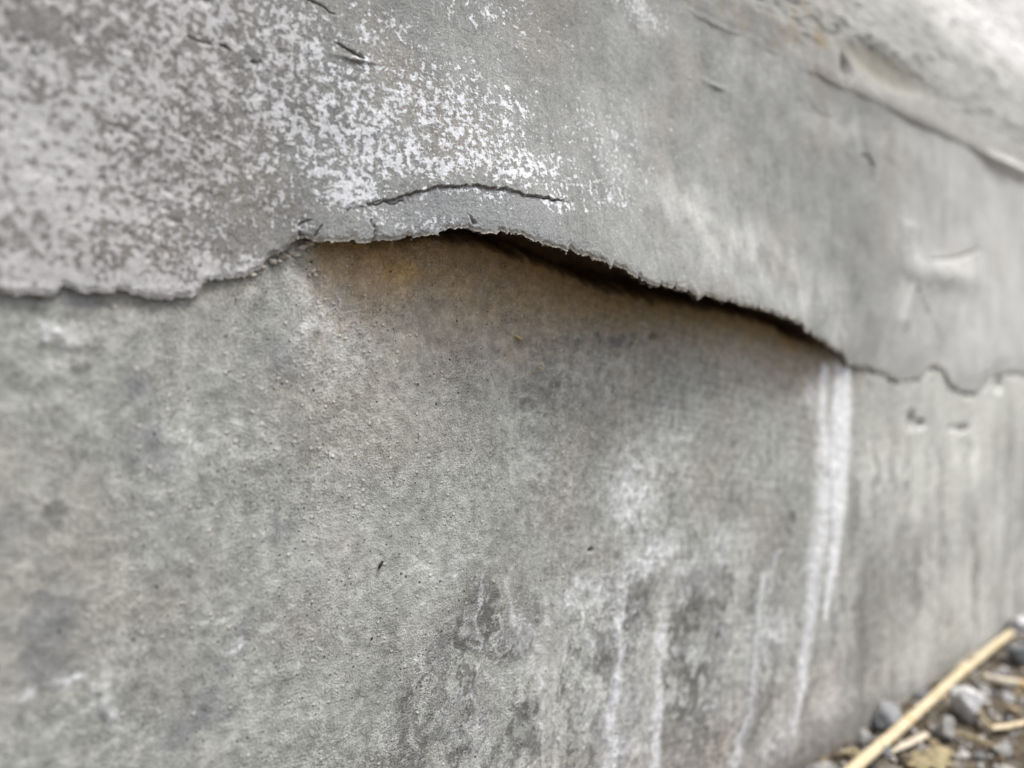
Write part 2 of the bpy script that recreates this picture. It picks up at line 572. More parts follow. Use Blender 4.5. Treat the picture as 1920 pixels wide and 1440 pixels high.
    veins = [([(1435, 1080), (1425, 1130), (1420, 1200), (1415, 1280), (1395, 1360), (1375, 1440)], 7, .75), ([(1460, 1040), (1445, 1065), (1450, 1100), (1425, 1120)], 4, .8),
             ([(1235, 1040), (1170, 1090), (1160, 1180), (1155, 1260), (1150, 1340), (1140, 1440)], [9, 7, 6, 10, 18, 22], .9),
             ([(1235, 1040), (1190, 1050), (1130, 1080), (1060, 1110), (1090, 1150), (1110, 1200), (1120, 1235)], 5, .7),
             ([(1240, 1150), (1238, 1210), (1236, 1290), (1232, 1360), (1225, 1440)], [4, 8, 9, 10, 14], .85), ([(955, 1065), (965, 1130), (985, 1170), (1000, 1190)], 7, .55),
             ([(905, 1070), (900, 1130), (897, 1190), (895, 1260)], 3, .6), ([(1055, 1200), (1045, 1300), (1040, 1440)], 4, .45), ([(1015, 1300), (1012, 1440)], 3, .45),
             ([(790, 1200), (785, 1320), (770, 1440)], 3, .35), ([(1290, 1340), (1330, 1300), (1350, 1250)], 4, .4), ([(1500, 1300), (1470, 1380), (1440, 1440)], 12, .6),
             ([(1560, 1000), (1568, 1100), (1580, 1250)], 4, .5), ([(780, 712), (850, 690), (920, 690), (960, 680)], 3, .3), ([(560, 900), (610, 880), (660, 860)], 2.5, .3),
             ([(1205, 1180), (1190, 1210), (1175, 1235)], 2.5, .6), ([(1130, 1160), (1150, 1130), (1165, 1080)], 5, .7)]
    for pts, w, a in veins:
        wt = np.maximum(wt, 1.1 * a * fd.stroke(pts, w, 1.3, .0075))
    # net of fine salt veins low on the wall
    net = np.clip(1 - np.abs(fbm(U * 95 + 2 * fd.a, V * 45, 4, 66, 0.55)) * 7, 0, 1)
    reg = fd.blob(1150, 1230, 330, 220, 3) + 0.6 * fd.blob(1450, 1250, 120, 200, 3) + 0.35 * fd.blob(880, 1250, 140, 180, 3) + 0.3 * fd.blob(950, 720, 260, 120, 3)
    wt = np.maximum(wt, 0.62 * net * np.clip(reg, 0, 1) * (0.65 + 0.8 * med))
    cloud = np.zeros(U.shape, dtype=np.float32)
    for x, y, rx, ry, a in ((1190, 930, 45, 100, .9), (1220, 1040, 60, 35, .9), (1170, 1320, 50, 60, .5), (1450, 1190, 35, 50, .8), (1100, 1110, 80, 30, .7), (1290, 1060, 50, 30, .6),
                            (1010, 860, 40, 40, .35), (100, 628, 40, 13, .8), (130, 640, 30, 10, .8), (80, 612, 16, 10, .6), (195, 1290, 16, 60, .8), (130, 1270, 30, 12, .8), (60, 1305, 30, 8, .7),
                            (280, 1250, 16, 8, .7), (590, 600, 60, 80, .45), (620, 660, 60, 60, .4), (1350, 1030, 50, 40, .6), (1520, 740, 12, 30, .7), (550, 1140, 24, 5, .6), (1260, 820, 50, 60, .35),
                            (440, 1215, 26, 6, .6), (500, 1180, 20, 10, .6), (400, 1160, 40, 5, .5), (330, 960, 60, 6, .45), (560, 1240, 6, 20, .5), (1180, 1400, 50, 40, .6), (1450, 1400, 40, 50, .7),
                            (1120, 700, 60, 60, .2), (350, 850, 80, 60, .25), (620, 1050, 120, 80, .2), (820, 1080, 60, 60, .3), (1560, 1330, 50, 50, .4)):
        cloud = np.maximum(cloud, a * fd.blob(x, y, rx, ry, 2.2, .004))
    fil = 1 - np.abs(fbm(U * 130, V * 100, 4, 61, 0.6)) * 3.0
    cloud = cloud * (0.30 + 0.80 * np.clip(fil, 0, 1)) * (0.75 + 0.8 * fin)
    ragged = sstep(-0.30, 0.05, fbm(U * 150 + 3, V * 55, 5, 69, 0.65) + 0.35 * (V - 0.045) / 0.075)
    wt = wt * np.where((P > 1470) & (P < 1625), 0.35 + 0.65 * ragged, 1.0)
    wt = wt * (0.78 + 0.55 * fbm(U * 230, V * 90, 4, 63, 0.6) + 0.35 * fin)
    wt = np.clip(np.maximum(wt, cloud), 0, 1)
    base = mix(base, (0.74, 0.76, 0.79), 0.95 * wt)
    # foot darkened by colour: splashed soil plus the shade among the stones
    mud_shade = sstep(0.020, 0.002, V + 0.010 * fd.a + 0.006 * fin)
    base = mix(base, (0.125, 0.118, 0.110), 0.75 * mud_shade)
    # faint combed strokes left by the float
    comb = fbm(U * 20 + V * 60, V * 900 + U * 160, 3, 65)
    base *= (1 + 0.26 * comb * sstep(900, 1300, P))[..., None]
    # scratches
    sc = np.zeros(U.shape, dtype=np.float32)
    for pts in ([(1590, 1160), (1700, 1120)], [(1560, 1190), (1690, 1140)], [(1500, 1095), (1640, 1060)], [(1280, 920), (1480, 905)], [(300, 980), (350, 940)],
                [(415, 1160), (470, 1158)], [(420, 1215), (480, 1185)], [(640, 1262), (590, 1290)], [(1300, 990), (1460, 970)], [(1170, 880), (1330, 870)]):
        sc = np.maximum(sc, fd.stroke(pts, 2.2, 1.0, .001))
    base = mix(base, (0.46, 0.455, 0.43), 0.45 * sc * (0.6 + fin + med))
    # stronger light on the right-hand run, painted into the concrete colour
    base = mix(base, (0.57, 0.58, 0.54), 0.85 * sstep(1480, 1820, P) * (0.85 + 0.6 * big + 0.9 * run))
    far_run = fbm(U * 105 + 1.5 * fd.a, V * 6 + 3, 4, 38, 0.62)
    base *= (1 + 0.60 * np.tanh(2 * far_run) * sstep(1560, 1660, P) * sstep(0.15, 0.10, V))[..., None]
    base = mix(base, (0.17, 0.16, 0.145), 0.8 * sstep(0.04, 0.30, far_run) * sstep(1560, 1620, P) * sstep(0.115, 0.06, V))
    # dark pits of lost grains on the far part
    pit = np.zeros(U.shape, dtype=np.float32)
    for x, y, rx, ry in ((1709, 790, 7, 17), (1727, 795, 7, 9), (1806, 804, 9, 7), (1787, 803, 6, 5), (1874, 722, 7, 14), (1225, 632, 6, 6), (1108, 1031, 4, 3)):
        pit = np.maximum(pit, fd.blob(x, y, rx, ry, 3, .001))
    relief = relief - 0.0026 * pit + 0.0002 * wt + 0.0003 * fd.blob(110, 630, 45, 16, 3, .003) - 0.0004 * fd.blob(150, 660, 34, 12, 2, .003)
    relief += 0.0004 * fd.blob(1015, 800, 20, 16, 4, .002) + 0.0006 * fd.blob(195, 1290, 14, 55, 4, .001)
    crumb = (0.2 + fd.blob(590, 590, 110, 110) + 0.8 * fd.blob(620, 850, 160, 200) + 0.5 * fd.blob(300, 700, 250, 150)) * (0.6 + 0.8 * big)
    seg = sstep(-0.12, 0.12, fbm(U * 70, U * 0 + 2.2, 3, 67))
    relief -= 0.0030 * np.exp(-((below - 0.0010 - 0.0008 * fd.a) / 0.0011) ** 2) * seg * sstep(1596, 1620, P)
    # concrete hollowed out behind the lifted sheet, added so the gap turns black
    relief -= 0.022 * sstep(-0.0016, 0.011, V - edge_v[None, :] + 0.0012 * fd.a) * sstep(0.003, 0.009, lip)[None, :]
    me = grid_mesh("concrete_face", U, -relief, V, {"crumb": np.clip(crumb, 0, 1)}, base)
    o = link("concrete_face", me, wall, M_CONC)
    o["label"] = "bare grey concrete below the lifted coat, streaked with white salts"


build_concrete()

# ------------------------------------------------------------------ the cement coat with its lifted lip
CRACK_A = [(640, 392), (690, 385), (720, 378), (765, 364), (800, 355), (840, 353), (880, 358), (920, 366), (950, 376), (985, 380), (1010, 385), (1035, 392)]


def build_coat():
    nrow = 470
    top = SEAM_V + 0.004
    height = (top - edge_v)
    t = np.concatenate([np.linspace(0, 0.012, 14)[:-1], np.linspace(0.012, 1, nrow - 13)])
    V = (edge_v[None, :] + t[:, None] * height[None, :]).astype(np.float32)
    U = np.broadcast_to(UC.astype(np.float32), V.shape).copy()
    P = np.broadcast_to(PX.astype(np.float32), V.shape)
    fd = Field(U, V, 300)
    up = V - edge_v[None, :]
    L = 0.034 + 0.010 * np.exp(-((PX - 1150) / 300.0) ** 2)
    lift = lip[None, :] * np.exp(-(up / L[None, :]) ** 1.5)
    big = fbm(U * 24, V * 24, 4, 81)
    med = fbm(U * 100, V * 100, 5, 82, 0.62)
    fin = fbm(U * 420, V * 420, 3, 75, 0.65)
    rel = 0.0016 * fbm(U * 15, V * 15, 3, 71) + 0.00034 * fbm(U * 60, V * 60, 3, 72)
    # coarse pitted crust on the near part
    crust = sstep(640, 380, P + 200 * fd.a + 120 * big)
    crust = np.clip(np.maximum(crust, 0.9 * fd.blob(340, 490, 180, 60, 3, .004)), 0, 1)
    pits = sstep(0.10, 0.42, fbm(U * 330 + 7, V * 330, 3, 74, 0.5))
    rel += crust * (0.00012 * fin - 0.00020 * pits)
    rel += (1 - crust) * 0.00013 * fin
    # crack along the crown of the lifted strip: upper side stands a little proud
    ca = np.array([wall_pt(x, y, 0.006) for x, y in CRACK_A])
    vl = np.interp(UC, ca[:, 0], ca[:, 1])[None, :] + 0.0011 * fbm(U * 420, V * 0, 5, 77, 0.75)
    ends = sstep(ca[0, 0], ca[3, 0], U) * sstep(ca[-1, 0], ca[-3, 0], U)
    dv = V - vl
    rel += ends * 0.0006 * sstep(-0.00012, 0.00012, dv) * np.exp(-np.maximum(dv, 0) / 0.009)
    rel -= ends * 0.0009 * np.exp(-((dv + 0.00018) / 0.00016) ** 2) * np.clip(0.7 + 1.4 * med + 0.9 * fin, 0, 1.2)
    cracks = np.zeros(V.shape, dtype=np.float32)
    for pts, w, off, a in (([(692, 455), (694, 440), (697, 428)], [3.2, 2.4, 1.2], .004, 1.0), ([(697, 428), (692, 421), (688, 410), (686, 403)], [1.2, 1.4, 1.2, .6], .004, .8), ([(868, 430), (866, 421), (861, 412)], [2.6, 1.5, .7], .008, 1),
                           ([(585, 448), (590, 438), (598, 428)], [2.6, 1.8, .8], .002, 1), ([(562, 446), (552, 436), (545, 428)], [2.2, 1.6, .8], .002, 1), ([(552, 425), (564, 419), (580, 414)], [1, 2, 1], .002, .8),
                           ([(658, 378), (646, 392), (642, 400)], 1.4, .003, .5), ([(676, 380), (715, 384), (742, 384)], 1.3, .003, .5),
                           ([(352, 74), (378, 80), (394, 84)], [1.2, 4, 1.5], .002, 1), ([(408, 87), (420, 92), (438, 102)], [1.2, 3.4, 1], .002, 1), ([(476, 116), (483, 118)], 2.6, .002, .9),
                           ([(572, 0), (592, 9), (622, 28)], [2, 2.6, .8], .002, .9), ([(626, 84), (652, 98), (674, 110)], [1.2, 3.0, 1.0], .002, 1),
                           ([(1618, 291), (1632, 296), (1638, 310)], [2, 4, 6], .002, .9), ([(1638, 310), (1638, 342)], [6, 4.5], .002, .7),
                           ([(1515, 182), (1530, 205), (1560, 222)], 2, .002, .3), ([(1655, 288), (1690, 320), (1710, 350)], 2, .002, .25),
                           ([(1712, 520), (1724, 548), (1738, 580), (1752, 605), (1770, 640)], [1, 3, 3.5, 2.5, 1], .002, .45),
                           ([(425, 522), (445, 530), (458, 544), (480, 552)], 2.0, .001, .6)):
        w = [q * 0.72 for q in w] if isinstance(w, list) else w * 0.72
        cracks = np.maximum(cracks, a * fd.stroke(pts, w, 0.9, .0022, off) * (0.55 + 0.45 * sstep(-0.25, 0.1, fin)))
    rel -= 0.0014 * cracks
    # blister near the far end, dents and small crumbs
    arc = fd.stroke([(1735, 488), (1770, 488), (1805, 480), (1832, 468)], [2, 4, 4, 2], 1.1, .001)
    rel -= 0.0009 * arc
    rel += 0.0022 * fd.blob(1765, 515, 60, 26, 2, .002) + 0.0006 * fd.blob(1325, 166, 18, 6, 2, .002) + 0.0005 * fd.blob(655, 120, 30, 4, 2, .001)
    rel += 0.0012 * fd.stroke([(1700, 430), (1705, 520), (1690, 600)], 14, 1.4, .003)
    # loosened lumps by the broken corner
    rel += 0.0009 * crust * sstep(0.15, 0.5, fbm(U * 170, V * 170, 3, 88)) * fd.blob(500, 480, 90, 40, 2)
    th = thick[None, :] + (0.0016 - thick[None, :]) * sstep(0, 0.012, up)
    near_edge = 0.25 + 0.75 * sstep(0.0, 0.010, up)
    rel = rel * np.where(lip[None, :] > 0.001, 1.0, near_edge)
    rel = rel + 0.00030 * fin * np.exp(-(up / 0.0022) ** 2)
    w = th + lift + rel
    w = np.maximum(w, 0.0003 + 0.4 * lift)
    w = np.maximum(w - 0.00035 * (1 - sstep(0, 0.0012, up)), 0.00025)
    # ---- colours
    base = np.empty(V.shape + (3,), dtype=np.float32)
    base[...] = (0.232, 0.240, 0.234)
    medc = np.tanh(3.0 * med) * 0.33
    base *= (1 + 0.24 * big + 0.45 * medc + 0.28 * fin)[..., None]
    base = mix(base, (0.255, 0.235, 0.205), 0.5 * sstep(0.0, 0.5, fbm(U * 30 + 8, V * 30, 3, 83)))
    base = mix(base, (0.195, 0.185, 0.175), 0.7 * crust)
    strip = sstep(0.0003, -0.0003, dv) * ends
    base = mix(base, (0.225, 0.235, 0.245), 0.6 * strip)
    # mottled pale film to the right of the salts
    film = np.clip(0.5 + 1.7 * fbm(U * 80 + 5, V * 65, 5, 84, 0.66), 0, 1)
    fm = np.full(V.shape, 0.16, dtype=np.float32) * sstep(950, 1200, P)
    for x, y, rx, ry, a in ((1240, 400, 80, 60, .95), (1350, 480, 150, 70, .9), (1180, 30, 60, 40, .9), (1420, 130, 90, 60, .7), (1500, 560, 110, 70, .8), (1600, 250, 130, 40, .8), (1560, 620, 50, 40, .9),
                            (1690, 470, 26, 120, 1), (1840, 590, 120, 110, 1), (1690, 620, 60, 60, .6), (1760, 400, 90, 60, .5), (1850, 430, 90, 50, .5), (1100, 260, 80, 90, .5), (1720, 290, 90, 30, .8), (1350, 300, 120, 120, .35)):
        fm = np.maximum(fm, a * fd.blob(x, y, rx, ry, 2, .005))
    fm = np.maximum(fm, 1.5 * fd.stroke([(1712, 420), (1710, 480), (1700, 540), (1680, 620)], [8, 14, 12, 6], 1.2, .004))
    runs = 1 + 0.45 * fbm(U * 110, V * 16, 3, 85) * sstep(1550, 1700, P)
    base = mix(base, (0.48, 0.49, 0.475), np.clip(fm * film * runs, 0, 1) * 0.95)
    base *= (1 + 0.40 * fbm(U * 110, V * 12, 3, 86) * sstep(1600, 1760, P))[..., None]
    base = mix(base, (0.64, 0.645, 0.63), 0.62 * sstep(1560, 1850, P) * (0.9 + 0.5 * big))  # brighter light at the far end, painted into the coat's colour
    rim = np.exp(-(up / 0.0007) ** 2)
    base = mix(base, (0.46, 0.42, 0.35), 0.7 * rim * sstep(500, 600, P))
    base = mix(base, (0.55, 0.545, 0.54), 0.8 * np.exp(-(up / 0.0016) ** 2) * sstep(540, 460, P))
    base = mix(base, (0.20, 0.155, 0.11), 0.7 * np.clip(cracks, 0, 1))
    base = mix(base, (0.24, 0.18, 0.115), 0.6 * ends * np.exp(-((dv + 0.0001) / 0.00022) ** 2))
    # where loose white salt lies, as a density around the cover threshold
    dens = np.full(V.shape, -0.19, dtype=np.float32)
    for x, y, rx, ry, a in ((620, 240, 200, 180, .035), (830, 220, 170, 110, .015), (860, 310, 170, 75, .03), (750, 300, 160, 80, .035), (640, 340, 90, 70, .045), (970, 340, 70, 45, .01), (540, 120, 130, 130, .03),
                            (840, 374, 70, 12, .06), (690, 412, 50, 30, .0), (760, 430, 80, 22, .0), (980, 395, 70, 18, .01), (1090, 290, 100, 100, -.05), (900, 40, 160, 60, -.08), (1080, 380, 70, 40, -.03), (610, 370, 50, 30, .03),
                            (1190, 20, 60, 40, .0), (700, 60, 110, 60, -.05)):
        dens = np.maximum(dens, -0.19 + (a + 0.19) * fd.blob(x, y, rx, ry, 2.4, .004))
    cr = 0.042 + 0.06 * big + 0.03 * fd.a - 0.11 * (fd.blob(90, 40, 150, 60, 2) + 0.9 * fd.blob(490, 440, 110, 50, 2) + 0.25 * fd.blob(300, 330, 60, 120)) + 0.10 * np.exp(-(up / 0.004) ** 2) + 0.05 * fd.blob(40, 330, 160, 200)
    dens = dens + (np.maximum(dens, cr) - dens) * crust
    dens = dens + 0.05 * med
    # rim and underside rows, so the sheet has a real thickness and a hollow behind it
    und = np.array([0.0, 0.0008, 0.002, 0.004, 0.007, 0.011, 0.016, 0.022, 0.03, 0.04])[::-1, None]
    Vu = edge_v[None, :] + und + 0.0001
    liftu = lip[None, :] * np.exp(-(und / L[None, :]) ** 1.5)
    wu = np.maximum(liftu + rel[0][None, :] * np.exp(-(und / 0.004)) * 0.6 + 0.0002, 0.0001)
    wu[-1] = np.minimum(wu[-1], w[0] - 0.0002)
    Uu = np.broadcast_to(UC, Vu.shape)
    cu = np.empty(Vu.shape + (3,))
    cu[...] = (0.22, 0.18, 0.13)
    z = np.zeros(Vu.shape)
    me = grid_mesh("cement_coat", np.vstack([Uu, U]), -np.vstack([wu, w]), np.vstack([Vu, V]), {"salt": np.vstack([z - 0.3, dens]), "crust": np.vstack([z, crust])}, np.concatenate([cu, base], 0))
    o = link("cement_coat", me, wall, M_REND)
    o["label"] = "thin cement coat curling off the wall, white salts along its crack"


build_coat()


# ------------------------------------------------------------------ the pale stucco above, sloping back from a rounded foot
def build_stucco():
    sel = np.concatenate([np.arange(0, 46), np.arange(46, 46 + 960, 2), np.arange(46 + 960, len(UC))])
    uc, px = UC[sel].astype(np.float32), PX[sel]
    fade = sstep(1380, 1640, px)                        # the step at its foot dies out towards the near end
    sv = SEAM_V + 0.0016 * fbm(uc * 25, uc * 0, 3, 91) + 0.0012 * fbm(uc * 120, uc * 0, 4, 92, 0.6)
    hs_ = np.concatenate([[-0.004, -0.0015, 0.0], np.linspace(0.0008, 0.130, 250), np.geomspace(0.135, 2.4, 26)])
    off = np.interp(hs_, [-0.004, -0.0015, 0.0, 0.0012, 0.003, 0.012, 0.03, 0.075, 0.11, 0.13, 2.4],
                    [-0.001, 0.0012, 0.0022, 0.0028, 0.0032, 0.0028, -0.001, -0.019, -0.027, -0.028, -0.028])
    off[3:253] = smooth1(off[3:253], 9)
    U = np.broadcast_to(uc, (len(hs_), len(uc))).copy()
    V = (sv[None, :] + hs_[:, None]).astype(np.float32)
    P = np.broadcast_to(px, U.shape)
    H = np.broadcast_to(hs_[:, None], U.shape)
    fd = Field(U, V, 400)
    W = np.broadcast_to(off[:, None], U.shape).copy()
    W -= 0.0013 * (1 - fade)[None, :] * sstep(-0.002, 0.003, H) * sstep(0.03, 0.004, H)
    rough = sstep(0.008, 0.022, H + 0.006 * fbm(U * 40, V * 40, 3, 93))
    hollow = fd.blob(1655, 130, 78, 34, 3.5, .002)
    rough *= 1 - hollow
    W += rough * (0.0016 * fbm(U * 90, V * 170, 4, 94, 0.6) + 0.0010 * fbm(U * 320, V * 420, 3, 95)) * sstep(0.0, 0.004, H)
    W += 0.0012 * fbm(U * 20, V * 20, 2, 96) - 0.0022 * hollow
    W -= 0.0045 * fd.blob(1578, 128, 9, 24, 3, .001)
    W -= 0.0022 * (fd.blob(1800, 100, 5, 24, 3, .001) + fd.blob(1905, 165, 6, 26, 3, .001) + fd.blob(1730, 120, 5, 14, 3, .001))
    W += 0.0030 * fd.blob(1885, 318, 46, 12, 3, .002)
    c = np.empty(U.shape + (3,))
    c[...] = (0.275, 0.278, 0.262)
    c = mix(c, (0.25, 0.252, 0.242), (1 - fade)[None, :] * sstep(0.03, 0.0, H + 0.012 * fd.a))
    c *= (1 + 0.25 * fbm(U * 40, V * 50, 4, 97) + 0.3 * fd.a)[..., None]
    c = mix(c, (0.66, 0.66, 0.65), sstep(0.055, 0.105, H + 0.02 * fbm(U * 25, V * 25, 3, 98)) * sstep(1500, 1880, P))  # blown-out sky light in the far upper corner, put into the colour
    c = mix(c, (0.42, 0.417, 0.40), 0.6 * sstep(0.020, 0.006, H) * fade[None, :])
    c = mix(c, (0.20, 0.19, 0.155), 0.85 * hollow)
    c = mix(c, (0.24, 0.215, 0.17), 0.7 * sstep(0.0, 0.4, fbm(U * 90 + 3, V * 90, 4, 99)) * sstep(1620, 1480, P))
    c = mix(c, (0.25, 0.20, 0.12), 0.8 * fd.blob(1527, 75, 14, 14, 3, .003))
    c = mix(c, (0.75, 0.75, 0.74), 0.85 * fd.blob(1885, 318, 46, 12, 3, .002))
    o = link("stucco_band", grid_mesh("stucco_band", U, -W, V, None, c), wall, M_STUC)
    o["label"] = "paler rough stucco sloping back above the cement coat"


build_stucco()

core_me = raw_mesh("masonry_core", [(x, y, z) for x in (UC[0], UC[-1]) for y in (0.034, 0.24) for z in (-0.05, SEAM_V + 2.398)],
                   [(0, 1, 3, 2), (4, 6, 7, 5), (0, 4, 5, 1), (2, 3, 7, 6), (1, 5, 7, 3), (0, 2, 6, 4)], False)
link("masonry_core", core_me, wall, mat_plain("masonry", (0.3, 0.3, 0.28), (0.36, 0.35, 0.33), 60))


# ------------------------------------------------------------------ broken-stone shapes
def ico(sub):
    import bmesh
    bm = bmesh.new()
    bmesh.ops.create_icosphere(bm, subdivisions=sub, radius=1.0)
    v = np.array([p.co[:] for p in bm.verts])
    f = np.array([[q.index for q in p.verts] for p in bm.faces])
    bm.free()
    return v, f


ICO1, ICO2, ICO4 = ico(1), ico(2), ico(4)


def rock_shape(base, seed, cuts=9, rough=0.10, lo=0.45, hi=0.80):
    r = np.random.default_rng(seed)
    v = base[0].copy()
    for _ in range(cuts):                    # knock flats off a ball
        n = r.normal(size=3)
        n /= np.linalg.norm(n)
        k = r.uniform(lo, hi)
        d = v @ n
        v -= np.maximum(d - k, 0)[:, None] * n
    ph = r.uniform(0, 50, 3)
    bumpn = fbm(v[:, 0] * 2.2 + ph[0] + v[:, 2], v[:, 1] * 2.2 + ph[1] - v[:, 2] * 1.7, 4, seed)
    return v * (1 + rough * bumpn)[:, None]


# ------------------------------------------------------------------ loose chips in the broken corner of the coat
M_CHIP = mat_plain("crumbled_cement", (0.22, 0.19, 0.155), (0.46, 0.43, 0.39), 900, 0.95, bump=0.0005)
M_CHIP2 = mat_plain("dusty_crumb", (0.34, 0.31, 0.26), (0.60, 0.57, 0.52), 900, 0.95, bump=0.0005)
_r = np.random.default_rng(91)
CHIPS = [(566, 462, 13, 8), (548, 474, 11, 7), (532, 480, 12, 7), (584, 456, 12, 7), (510, 490, 10, 7), (578, 470, 8, 5), (560, 478, 9, 5), (524, 488, 7, 5), (596, 462, 7, 5), (492, 500, 8, 6),
         (586, 508, 7, 7), (592, 515, 5, 5), (580, 516, 5, 5), (597, 506, 4, 4), (475, 516, 7, 5), (655, 380, 6, 4), (574, 413, 9, 6)]
CHIPS += [(_r.normal(595, 60), _r.normal(560, 40), 1.6 + 3.0 * _r.random() ** 3, 1.6 + 2.4 * _r.random() ** 3) for _ in range(34)]
CHIPS += [(_r.normal(600, 110), _r.uniform(620, 1000), 1.4 + 2.2 * _r.random() ** 3, 1.4 + 1.8 * _r.random() ** 3) for _ in range(34)]
_k = len(CHIPS)
_c = np.flatnonzero((PXL > 0) & (PXL < 1600))
for _ in range(150):                                      # sand grains standing out of the broken edge
    x = PXL[_c[_r.integers(len(_c))]]
    CHIPS.append((x, 450, 1.4 + 3.6 * _r.random() ** 3, 1.4 + 2.8 * _r.random() ** 3))
for i, (x, y, rx, ry) in enumerate(CHIPS):
    if i < _k:
        off = 0.0004
        u, v = wall_pt(x, y, off)
    else:
        j = int(np.argmin(np.abs(PXL - x)))
        off, u, v = lip[j] + thick[j] * _r.uniform(0.3, 0.95), UC[j], edge_v[j] + _r.uniform(-0.0002, 0.0004)
        y = edge_y[j]
    su, sv_ = local_scale(x, y)
    sh = rock_shape(ICO2, 700 + i, 9, 0.5, 0.25, 0.8) * np.array([rx * su, 0.34 * (rx * su + ry * sv_), ry * sv_])
    o = link("chip", raw_mesh("chip", sh, ICO2[1], False), wall, M_CHIP if (i < 10 and i % 3) or i >= _k else M_CHIP2)
    o.location = (u, -off - (0.0012 if i in (15, 16) else 0.0), v)


# ------------------------------------------------------------------ ground
def axis(lo, hi, n, far_lo, far_hi, k):
    return np.concatenate([lo - np.geomspace(0.004, lo - far_lo, k)[::-1], np.linspace(lo, hi, n), hi + np.geomspace(0.004, far_hi - hi, k)])


def ground_h(x, y):
    h = 0.0040 * fbm(x * 28, y * 28, 4, 101) + 0.0016 * fbm(x * 150, y * 150, 3, 102) + 0.0008 * fbm(x * 420, y * 420, 2, 103)
    fade = 1 / (1 + (np.hypot(x - 0.3, y) / 2.0) ** 2)
    gap = 0.0045 * np.exp(-(np.minimum(y, 0) / 0.007) ** 2)          # dip added along the wall so its foot falls into shade
    return h * fade + 0.0015 - gap


gx = axis(0.05, 0.75, 330, -60, 60, 34)
gy = axis(-0.32, 0.012, 190, -60, 60, 34)
GX, GY = np.meshgrid(gx, gy)
GZ = ground_h(GX, GY)
gc = np.empty(GX.shape + (3,))
gc[...] = (0.085, 0.069, 0.05)
gc *= (1 + 0.45 * fbm(GX * 90, GY * 90, 4, 104) + 0.35 * fbm(GX * 400, GY * 400, 3, 105))[..., None]
gc = mix(gc, (0.33, 0.32, 0.30), 0.7 * sstep(0.05, 0.5, fbm(GX * 60 + 7, GY * 60, 4, 106)))
ground = tag(link("ground", grid_mesh("ground", GX, GY, GZ, None, gc), None, mat_attr("gritty_soil", 0.95, 1500, 0.6, 1.4, 0.0007)), kind="structure")
ground["label"] = "brown gritty soil at the foot of the wall"


# ------------------------------------------------------------------ stones and grit
def rot_rand(r):
    q = r.normal(size=4)
    q /= np.linalg.norm(q)
    a, b, c, d = q
    return np.array([[1 - 2 * (c * c + d * d), 2 * (b * c - a * d), 2 * (b * d + a * c)], [2 * (b * c + a * d), 1 - 2 * (b * b + d * d), 2 * (c * d - a * b)],
                     [2 * (b * d - a * c), 2 * (c * d + a * b), 1 - 2 * (b * b + c * c)]])


def grit():
    shapes = [rock_shape(ICO1, 300 + i, 5, 0.15) for i in range(14)]
    vs, fs, cs = [], [], []
    n = 0
    pal = np.array([(0.36, 0.35, 0.33), (0.20, 0.18, 0.155), (0.12, 0.095, 0.07), (0.43, 0.42, 0.40), (0.24, 0.19, 0.12), (0.06, 0.055, 0.05), (0.28, 0.285, 0.29), (0.15, 0.12, 0.08)])
    for i in range(14000):
        near = i < 11500
        x = RNG.uniform(-0.02, 0.62) if near else RNG.uniform(-0.5, 1.2)
        y = -RNG.uniform(0.0015, 0.22) if near else -RNG.uniform(0.002, 0.7)
        s = 0.0006 + 0.0022 * RNG.random() ** 2.0 if near else 0.001 + 0.003 * RNG.random() ** 2
        if i % 23 == 0:
            s *= 1.7
        z = float(ground_h(np.array([x]), np.array([y]))[0]) + s * 0.35
        v = (shapes[i % 14] * np.array([1.0, RNG.uniform(.7, 1), RNG.uniform(.6, .9)])) @ rot_rand(RNG).T * s + (x, min(y, -s * 1.1), z)
        vs.append(v)
        fs.append(ICO1[1] + n)
        n += len(v)
        c = pal[RNG.integers(len(pal))] * RNG.uniform(.75, 1.2)
        cs.append(np.broadcast_to(c, v.shape))
    me = raw_mesh("gravel", np.vstack(vs), np.vstack(fs), False)
    add_attrs(me, None, np.vstack(cs))
    return tag(link("gravel", me, None, mat_attr("grit_stone", 0.9, 1800, 0.7, 1.3, 0.0003)), "loose brown and grey grit scattered over the soil", "gravel", kind="stuff")


grit()


def stone_mat(name, a, b):
    return mat_plain(name, a, b, 330, 0.85, bump=0.0006)


SM = {"white": stone_mat("white_quartz", (0.30, 0.30, 0.30), (0.60, 0.60, 0.61)), "grey": stone_mat("grey_stone", (0.13, 0.14, 0.15), (0.29, 0.295, 0.30)),
      "dark": stone_mat("dark_stone", (0.10, 0.11, 0.115), (0.17, 0.175, 0.18)), "brown": stone_mat("brown_stone", (0.20, 0.155, 0.10), (0.29, 0.23, 0.16)),
      "pale": stone_mat("pale_stone", (0.14, 0.14, 0.135), (0.34, 0.335, 0.32))}


def stone(x, y, wpx, hpx, kind, label, seed, group=None):
    """a stone whose middle shows at photo pixel (x, y)"""
    b = ground_pt(x, y + hpx * 0.30)
    dep = float((b - CAM) @ FWD)
    rx, rz = wpx / 2 * dep / F, hpx / 2 * dep / F
    v = rock_shape(ICO4, seed, 16, 0.16) * np.array([rx, (rx + rz) * 0.5, rz]) * 1.08
    ang = -YAW
    ca_, sa_ = math.cos(ang), math.sin(ang)
    v = v @ np.array([[ca_, -sa_, 0], [sa_, ca_, 0], [0, 0, 1]]).T
    base_z = float(ground_h(np.array([b[0]]), np.array([b[1]]))[0]) - rz * 0.30
    by = min(b[1], -(v[:, 1].max()) - 0.0008)
    me = raw_mesh("pebble", v - (0, 0, v[:, 2].min()), ICO4[1], True)
    o = link("pebble", me, None, SM[kind])
    o.location = (b[0], by, base_z)
    return tag(o, label, "stone", group)


